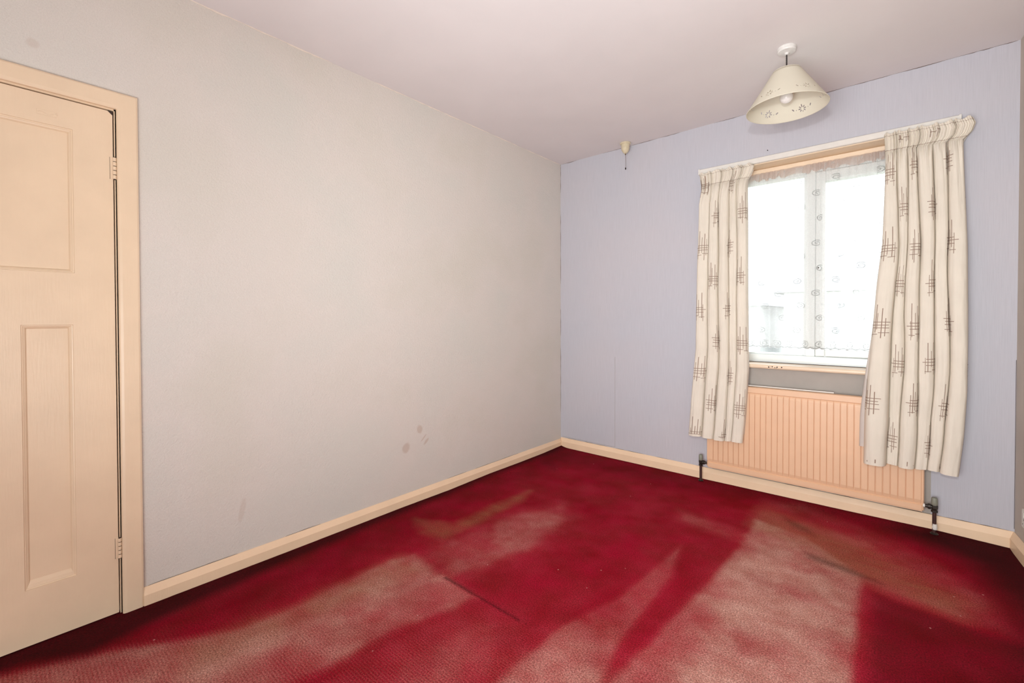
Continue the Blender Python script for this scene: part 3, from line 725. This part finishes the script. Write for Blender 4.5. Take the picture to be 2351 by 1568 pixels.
# ------------------------------------------------------------------ net curtain
def net():
    x0, x1, zt, zb, yb = 1.335, 2.43, 2.140, 0.966, 0.100
    def F(s, v):
        s = np.asarray(s, float); v = np.asarray(v, float)
        z = zt + (zb-zt)*v
        ph = 2*np.pi*(s*17 + 0.9*np.sin(s*9)) + 1.2*v*np.sin(s*21)
        amp = 0.007 + 0.005*v
        x = x0 + (x1-x0)*s + 0.006*np.cos(ph)*(1-0.4*v)
        y = yb + amp*np.sin(ph) + 0.006*np.sin(ph*0.37+2)
        y = y + 0.004*np.sin(ph*4.3)*np.exp(-v/0.03)
        z = z - 0.008*np.abs(np.sin(s*np.pi*26))*sstep(v, 0.97, 1.0)
        return np.stack([x, y, z], -1)
    s = np.linspace(0, 1, 560); v = np.linspace(0, 1, 90)
    S, V = np.meshgrid(s, v, indexing='ij'); P = F(S, V)
    me = grid_mesh(P, 'n'); verts = P.reshape(-1, 3).tolist(); faces = [tuple(p.vertices) for p in me.polygons]; mi = [0]*len(faces)
    bpy.data.meshes.remove(me)
    W, Hh = x1-x0, zt-zb
    def ribbon(us, vs_, wd, m):
        n = len(us); b = len(verts); us, vs_ = np.array(us), np.array(vs_)
        du = np.gradient(us); dv = np.gradient(vs_); L = np.hypot(du, dv)+1e-9
        for sg in (-1, 1):
            p = F(np.clip((us - sg*dv/L*wd/2)/W, 0, 1), np.clip((vs_ + sg*du/L*wd/2)/Hh, 0, 1.02)); p[:, 1] -= 0.0012; verts.extend(p.tolist())
        for k in range(n-1): faces.append((b+k, b+k+1, b+n+k+1, b+n+k)); mi.append(m)
    def swirl(cu, cv, r, flip):
        a = np.linspace(0.6, 4.6*np.pi*0.78, 46); rr = r*(a/a[-1])**0.8
        ribbon(cu+flip*rr*np.cos(a+0.5), cv+rr*0.86*np.sin(a+0.5), 0.0034, 1)
    rows = 8
    for i in range(11):
        for j in range(-1, rows):
            cu = 0.06 + i*0.104; cv = 0.10 + j*0.160 + (0.08 if i % 2 else 0)
            if 0.03 < cv < Hh-0.06 and 0.03 < cu < W-0.03: swirl(cu + (0.013 if j % 2 else -0.006), cv, 0.024, 1 if i % 2 else -1)
    for i in range(14): swirl(0.045+i*0.078, Hh-0.026, 0.023, 1 if i % 2 else -1)
    ribbon(np.linspace(0.005, W-0.005, 400), np.full(400, Hh-0.006), 0.006, 1)
    me = bpy.data.meshes.new('net_panel'); me.from_pydata(verts, [], faces); me.polygons.foreach_set('material_index', mi)
    root = empty('net_curtain', (1.88, yb, zt)); tag(root, 'sheer white net curtain with embroidered swirls inside the window recess', 'net curtain')
    link('net_panel', me, [M['net'], M['swirl']], root, smooth=True)
    # gathered frill on the wire
    s = np.linspace(0, 1, 900); zz = np.linspace(0, 1, 7); S, V = np.meshgrid(s, zz, indexing='ij'); random.seed(4)
    ph = 2*np.pi*(S*52 + 1.5*np.sin(S*23)); X = x0+(x1-x0)*S + 0.004*np.cos(ph)
    Y = yb-0.004 + (0.004+0.006*V)*np.sin(ph*0.5+2*V)*1.0 - 0.008*V
    Z = zt+0.010 - 0.052*V - 0.008*V*np.sin(ph*0.31)
    link('gathered_frill', grid_mesh(np.stack([X, Y, Z], -1), 'frill'), M['frill'], root, smooth=True)
    bm = bmesh.new(); tube(bm, [(x0-0.012, yb+0.006, zt-0.006), (1.88, yb+0.006, zt-0.010), (x1+0.008, yb+0.006, zt-0.006)], 0.0022, 8)
    obj('net_wire', bm, M['white'], root)
net()

# ------------------------------------------------------------------ radiator
RX0, RX1, RZ0, RZ1, RF, RB = 1.293, 2.424, 0.118, 0.706, -0.076, -0.048
rad = empty('radiator', (1.86, -0.062, RZ0))
tag(rad, 'long peach painted ribbed panel radiator beneath the window', 'radiator')
def radiator():
    nr = 34; pit = (RX1-RX0-0.024)/nr
    # panel: front profile with vertical channels, swept in z with scalloped ends
    zs = [RZ0, RZ0+0.003, RZ0+0.030, RZ0+0.034, RZ0+0.046, RZ0+0.058, RZ1-0.062, RZ1-0.050, RZ1-0.042, RZ1-0.038, RZ1-0.004, RZ1]
    # relief factor and base offset at each height
    rel = [0, 0, 0, 0, 0.55, 1, 1, 0.6, 0, 0, 0, 0]
    base = [0.008, 0.0, 0.0, 0.007, 0.003, 0.0, 0.0, 0.003, 0.007, 0.0, 0.0, 0.010]
    xs = [RX0, RX0+0.004]; off = [0.012, 0.004]
    prof = [(0.0, 0.0070), (0.05, 0.0070), (0.085, 0.0008), (0.14, 0.0), (0.91, 0.0), (0.965, 0.0008)]
    for i in range(nr):
        for f, d in prof: xs.append(RX0+0.012+pit*(i+f)); off.append(d)
    xs += [RX1-0.012, RX1-0.004, RX1]; off += [0.0055, 0.004, 0.012]
    n = len(xs); P = np.zeros((n, len(zs), 3))
    for i in range(n):
        for j in range(len(zs)):
            P[i, j] = (xs[i], RF + base[j] + off[i]*(rel[j] if 1 < i < n-2 else 1) , zs[j])
    bm = bmesh.new(); g = [[bm.verts.new(P[i, j]) for j in range(len(zs))] for i in range(n)]
    for i in range(n-1):
        for j in range(len(zs)-1): bm.faces.new((g[i][j], g[i+1][j], g[i+1][j+1], g[i][j+1]))
    bk = [[bm.verts.new((xs[i], RB, zs[j])) for j in (0, -1)] for i in (0, n-1)]
    bm.faces.new([g[i][-1] for i in range(n)] + [bk[1][1], bk[0][1]])
    bm.faces.new([g[i][0] for i in range(n-1, -1, -1)] + [bk[0][0], bk[1][0]])
    bm.faces.new([g[0][j] for j in range(len(zs))] + [bk[0][1], bk[0][0]]); bm.faces.new([g[-1][j] for j in range(len(zs)-1, -1, -1)] + [bk[1][0], bk[1][1]])
    bm.faces.new([bk[0][0], bk[0][1], bk[1][1], bk[1][0]])
    obj('radiator_panel', bm, M['rad'], rad)
    bm = bmesh.new(); box(bm, (RX0+0.008, RF+0.010, RZ0-0.007), (RX1-0.008, RF+0.013, RZ0+0.002)); obj('bottom_seam', bm, M['rad'], rad)
    bm = bmesh.new(); box(bm, (RX0+0.006, RF+0.012, RZ0-0.0035), (RX1-0.006, RB, RZ0-0.0005)); tag(obj('underside_shade', bm, M['chip'], rad), 'dark strip painted as the shade under the panel')  # shade beneath the radiator made as a dark strip
    bm = bmesh.new(); box(bm, (RX0+0.03, RB, RZ1+0.002), (2.02, RB+0.012, RZ1+0.008)); tag(obj('white_edging', bm, M['white'], rad), 'thin white strip along the top edge')
    for x in (1.45, 2.28):
        bm = bmesh.new(); box(bm, (x, RB, 0.25), (x+0.03, -0.001, 0.60)); obj('wall_bracket', bm, M['rad'], rad)
radiator()
def valve(x, sgn, label, zc):
    v = empty('radiator_valve', (x, -0.066, 0.0)); yv = -0.066
    tag(v, label, 'valve', 'valves at the radiator ends')
    bm = bmesh.new(); lathe(bm, [(0.0085, -0.002), (0.0085, zc-0.02)], (x, yv, 0), n=16); obj('pipe', bm, M['pipe'], v, smooth=False)
    bm = bmesh.new(); lathe(bm, [(0.016, 0.004), (0.018, 0.007), (0.012, 0.012), (0.010, 0.014)], (x, yv, 0), n=18)
    obj('floor_collar', bm, M['darkmetal'], v)
    bm = bmesh.new()
    lathe(bm, [(0.011, zc-0.030), (0.014, zc-0.028), (0.014, zc-0.018), (0.011, zc-0.016), (0.012, zc-0.012), (0.0145, zc-0.006), (0.0145, zc+0.008), (0.012, zc+0.014)], (x, yv, 0), n=6)
    lathe(bm, [(0.010, 0), (0.010, sgn*0.014), (0.0145, sgn*0.015), (0.0145, sgn*0.026), (0.010, sgn*0.027), (0.008, sgn*0.042)], (x, yv, zc-0.002), 'X', n=8)
    obj('valve_body', bm, M['darkmetal'], v)
    bm = bmesh.new(); lathe(bm, [(0.0115, zc+0.010), (0.0135, zc+0.012), (0.0138, zc+0.026), (0.0130, zc+0.046), (0.0110, zc+0.050), (0.002, zc+0.051)], (x, yv, 0), n=20)
    obj('valve_cap', bm, M['cap'], v, smooth=True)
    if sgn < 0:
        bm = bmesh.new(); lathe(bm, [(0.008, 0), (0.0095, -0.001), (0.0095, -0.008), (0.007, -0.009)], (x-0.037, yv, zc-0.002), 'X', n=14); tag(obj('white_washer', bm, M['white'], v), 'white collar between valve and radiator')
        bm = bmesh.new(); lathe(bm, [(0.0095, 0.030), (0.011, 0.040), (0.0095, 0.060)], (x+0.002, yv-0.001, 0), n=12); tag(obj('paint_blob', bm, M['white'], v), 'white paint patch on the pipe')
valve(1.252, 1, 'grey capped angle valve at the corner end of the radiator', 0.140)
valve(2.464, -1, 'grey capped angle valve at the socket end of the radiator', 0.150)

# ------------------------------------------------------------------ pendant lamp
LX, LY = 1.872, -0.687
lamp = empty('pendant_lamp', (LX, LY, H)); tag(lamp, 'cream cone pendant lampshade pierced with flowers hanging from the ceiling', 'ceiling lamp')
bm = bmesh.new()
lathe(bm, [(0.043, H), (0.0435, H-0.006), (0.042, H-0.007), (0.042, H-0.017), (0.039, H-0.022), (0.018, H-0.025), (0.010, H-0.027), (0.009, H-0.034), (0.005, H-0.036)], (LX, LY, 0), n=48)
o = obj('ceiling_rose', bm, M['rose'], lamp, smooth=False, bevel=0.0008)
bm = bmesh.new()
for q in (0, 1):
    tube(bm, [(LX+0.0019*math.cos(k*0.75+q*math.pi), LY+0.0019*math.sin(k*0.75+q*math.pi), H-0.034-k*0.0022) for k in range(52)], 0.0021, 7)
obj('flex', bm, M['cord'], lamp)
def shade():
    zb, zt, rb, rt_ = 2.232, 2.420, 0.181, 0.062
    slant = math.hypot(zt-zb, rb-rt_); N = 840
    hs = np.concatenate([[0, 0.004], np.arange(0.010, 0.085, 0.0013), np.linspace(0.087, slant, 10)])
    A = np.linspace(0, 2*np.pi, N, endpoint=False); verts = []; 
    for hgt in hs:
        f = hgt/slant; r = rb+(rt_-rb)*f; z = zb+(zt-zb)*f
        for a in A: verts.append((LX+r*math.cos(a), LY+r*math.sin(a), z))
    cents = [math.radians(12.0+60*k) for k in range(6)]
    petals = []
    for k in range(8):
        th = math.pi/2 + k*math.pi/4; ln = (0.0085 if k == 0 else 0.0062) if k != 4 else 0.003
        petals.append((math.cos(th)*(0.0150 if k == 0 else 0.0130), math.sin(th)*(0.0150 if k == 0 else 0.0130), ln, 0.0025, th))
    for sg in (-1, 1):
        petals.append((sg*0.029, -0.001, 0.0019, 0.0019, 0)); petals.append((sg*0.043, 0.004, 0.0065, 0.0030, math.pi/2 - sg*0.6))
    def hole(a, hgt):
        y = hgt - 0.046
        if abs(y) > 0.03: return False
        r = rb+(rt_-rb)*hgt/slant
        for c0 in cents:
            d = (a-c0+math.pi) % (2*math.pi) - math.pi; x = d*r
            if abs(x) > 0.056: continue
            for px, py, la, lb, th in petals:
                u, v = x-px, y-py; p = u*math.cos(th)+v*math.sin(th); q = -u*math.sin(th)+v*math.cos(th)
                if (p/la)**2+(q/lb)**2 < 1: return True
        return False
    faces = []
    for j in range(len(hs)-1):
        hm = (hs[j]+hs[j+1])/2
        for i in range(N):
            am = (A[i]+math.pi/N)
            if 0.012 < hm < 0.08 and hole(am, hm): continue
            faces.append((j*N+i, j*N+(i+1) % N, (j+1)*N+(i+1) % N, (j+1)*N+i))
    me = bpy.data.meshes.new('lampshade'); me.from_pydata(verts, [], faces)
    o = link('lampshade', me, M['shade'], lamp, smooth=True)
    sd = o.modifiers.new('thickness', 'SOLIDIFY'); sd.thickness = 0.0016; sd.offset = 0
    for r, z in ((rb, zb), (rt_, zt)):
        bm = bmesh.new(); tube(bm, [(LX+r*math.cos(a), LY+r*math.sin(a), z) for a in np.linspace(0, 2*np.pi, 97)], 0.0018, 8)
        obj('shade_rim', bm, M['shade'], o, smooth=True)
    bm = bmesh.new()
    for k in range(3):
        a = k*2*math.pi/3+0.4; tube(bm, [(LX+0.018*math.cos(a), LY+0.018*math.sin(a), 2.385), (LX+0.062*math.cos(a), LY+0.062*math.sin(a), 2.419)], 0.0015, 6)
    tube(bm, [(LX+0.018*math.cos(a), LY+0.018*math.sin(a), 2.385) for a in np.linspace(0, 2*np.pi, 25)], 0.0018, 6)
    obj('shade_carrier', bm, M['white'], o)
shade()
bm = bmesh.new(); lathe(bm, [(0.006, 2.430), (0.012, 2.425), (0.014, 2.400), (0.019, 2.396), (0.019, 2.384), (0.014, 2.380), (0.0145, 2.350)], (LX, LY, 0), n=24)
obj('lampholder', bm, M['white'], lamp)
bm = bmesh.new(); R0 = 0.030; zc = 2.290
lathe(bm, [(0.011, 2.352), (0.012, 2.340)] + [(R0*math.cos(a), zc+R0*math.sin(a)) for a in np.linspace(1.15, -1.50, 18)], (LX, LY, 0), n=32)
obj('bulb', bm, M['bulb'], lamp, smooth=True)

# ------------------------------------------------------------------ ceiling pull switch
PX, PY = 0.672, -0.078
ps = empty('pull_switch', (PX, PY, H)); tag(ps, 'small cream ceiling pull switch near the window wall', 'light switch')
bm = bmesh.new(); lathe(bm, [(0.041, H), (0.042, H-0.006), (0.040, H-0.010), (0.033, H-0.012), (0.032, H-0.040), (0.028, H-0.058), (0.018, H-0.074), (0.008, H-0.082), (0.004, H-0.083)], (PX, PY, 0), n=32)
obj('switch_body', bm, M['cream'], ps, smooth=False, bevel=0.001)
bm = bmesh.new(); lathe(bm, [(0.004, H-0.080), (0.0035, H-0.092)], (PX, PY, 0), n=12); obj('cord_ferrule', bm, M['brass'], ps)
bm = bmesh.new(); tube(bm, [(PX, PY, H-0.09), (PX+0.002, PY, H-0.12), (PX+0.004, PY, H-0.16), (PX+0.003, PY, H-0.192)], 0.0014, 8); obj('pull_cord', bm, simple('brown_cord', srgb(104, 88, 78), 0.8), ps)
bm = bmesh.new(); lathe(bm, [(0.001, H-0.190), (0.004, H-0.194), (0.0048, H-0.202), (0.003, H-0.208), (0.001, H-0.209)], (PX+0.002, PY, 0), n=12); obj('cord_end', bm, M['black'], ps, smooth=True)

# ------------------------------------------------------------------ wall socket on the right wall
so = empty('wall_socket', (xr(-0.21), -0.21, 0.21), math.atan2(-1, -KR) )
tag(so, 'white plastic power socket low on the wall at the right edge', 'socket')
def R_(u, o_, z):  # u along wall away from the window, o_ out of wall
    d = Vector((KR, -1, 0)).normalized(); n = Vector((-1, -KR, 0)).normalized()
    return Vector((xr(-0.137), -0.137, 0)) + d*u + n*o_ + Vector((0, 0, z))
def rbox(bm, u0, u1, o0, o1, z0, z1):
    v = [bm.verts.new(R_(u, o_, z)) for z in (z0, z1) for (u, o_) in ((u0, o0), (u1, o0), (u1, o1), (u0, o1))]
    for f in ((0,1,2,3),(4,7,6,5),(0,4,5,1),(1,5,6,2),(2,6,7,3),(3,7,4,0)): bm.faces.new([v[i] for i in f])
bm = bmesh.new(); rbox(bm, 0, 0.146, 0, 0.010, 0.164, 0.250); obj('face_plate', bm, M['socket'], so, bevel=0.003)
for u in (0.018, 0.104):
    bm = bmesh.new(); rbox(bm, u, u+0.022, 0.010, 0.0135, 0.218, 0.240); obj('rocker', bm, M['socket'], so, bevel=0.001)
    bm = bmesh.new(); uc = u+0.011
    rbox(bm, uc-0.002, uc+0.002, 0.0095, 0.0105, 0.200, 0.208); rbox(bm, uc-0.014, uc-0.008, 0.0095, 0.0105, 0.180, 0.184); rbox(bm, uc+0.008, uc+0.014, 0.0095, 0.0105, 0.180, 0.184)
    obj('pin_holes', bm, M['black'], so)
# nail left in the window wall
bm = bmesh.new(); lathe(bm, [(0.0015, 0), (0.0015, -0.010), (0.003, -0.010), (0.003, -0.0115)], (1.652, 0, 2.263), 'Y', n=10)
tag(obj('wall_nail', bm, M['darkmetal']), 'tiny dark nail in the blue wall above the window', 'nail')

# ------------------------------------------------------------------ outside: overexposed neighbours
g0 = -2.9
bm = bmesh.new(); box(bm, (-40, 0.32, g0-0.2), (40, 60, g0)); struct(obj('ground', bm, M['grass']), 'garden lawn beyond the window', 'lawn')
def house(cx, cy, wx, dy, hz, rz, lab, name='neighbour_house'):
    e = empty(name, (cx, cy, g0)); tag(e, lab, 'house', 'houses beyond the window')
    bm = bmesh.new(); box(bm, (cx-wx/2, cy, g0), (cx+wx/2, cy+dy, g0+hz)); obj('house_wall', bm, M['render'], e)
    bm = bmesh.new(); o = 0.4
    P = [(cx-wx/2-o, cy-o, g0+hz), (cx+wx/2+o, cy-o, g0+hz), (cx+wx/2+o, cy+dy+o, g0+hz), (cx-wx/2-o, cy+dy+o, g0+hz)]
    V = [bm.verts.new(p) for p in P]; r1 = bm.verts.new((cx-wx/2+1.5, cy+dy/2, g0+hz+rz)); r2_ = bm.verts.new((cx+wx/2-1.5, cy+dy/2, g0+hz+rz))
    bm.faces.new(V[::-1]); bm.faces.new((V[0], V[1], r2_, r1)); bm.faces.new((V[2], V[3], r1, r2_)); bm.faces.new((V[1], V[2], r2_)); bm.faces.new((V[3], V[0], r1))
    obj('roof', bm, M['tiles'], e)
    bm = bmesh.new(); box(bm, (cx+0.6, cy+dy/2-0.3, g0+hz+rz-0.4), (cx+1.3, cy+dy/2+0.3, g0+hz+rz+1.1)); obj('chimney', bm, M['render'], e)
    for k in (-1, 1):
        for zz in (1.0, 3.4):
            if zz+1.2 > hz: continue
            bm = bmesh.new(); box(bm, (cx+k*wx/4-0.6, cy-0.05, g0+zz), (cx+k*wx/4+0.6, cy+0.02, g0+zz+1.2)); obj('house_window', bm, M['dglass'], e)
house(-6.6, 21, 7.5, 8, 4.6, 2.0, 'pale rendered house with a grey roof seen through the left pane')
house(1.6, 19, 6.2, 8, 5.1, 1.9, 'pale rendered house with a grey roof seen through the right pane')
fe = empty('garden_fence', (0, 9, g0)); tag(fe, 'weathered garden fence with upright boards beyond the window', 'fence')
bm = bmesh.new()
for k in range(60): box(bm, (-6+k*0.2, 9, g0), (-6+k*0.2+0.185, 9.03, g0+1.75+0.03*math.sin(k*2.1)))
obj('boards', bm, M['fence'], fe)
for k in range(7):
    bm = bmesh.new(); box(bm, (-6+k*2.0, 9.03, g0), (-6+k*2.0+0.1, 9.13, g0+1.95)); obj('post', bm, M['fence'], fe)
bm = bmesh.new(); bmesh.ops.create_icosphere(bm, subdivisions=5, radius=1.0); random.seed(2)
for v_ in bm.verts:
    n = noise.noise(v_.co*6)*0.16 + noise.noise(v_.co*16)*0.10; v_.co *= 1+n
    v_.co = Vector((v_.co.x*1.5-0.6, v_.co.y*0.8+7.2, v_.co.z*1.25+g0+1.3))
tag(obj('garden_shrub', bm, M['leaf'], smooth=False), 'leafy shrub in the garden just below the left pane', 'shrub')
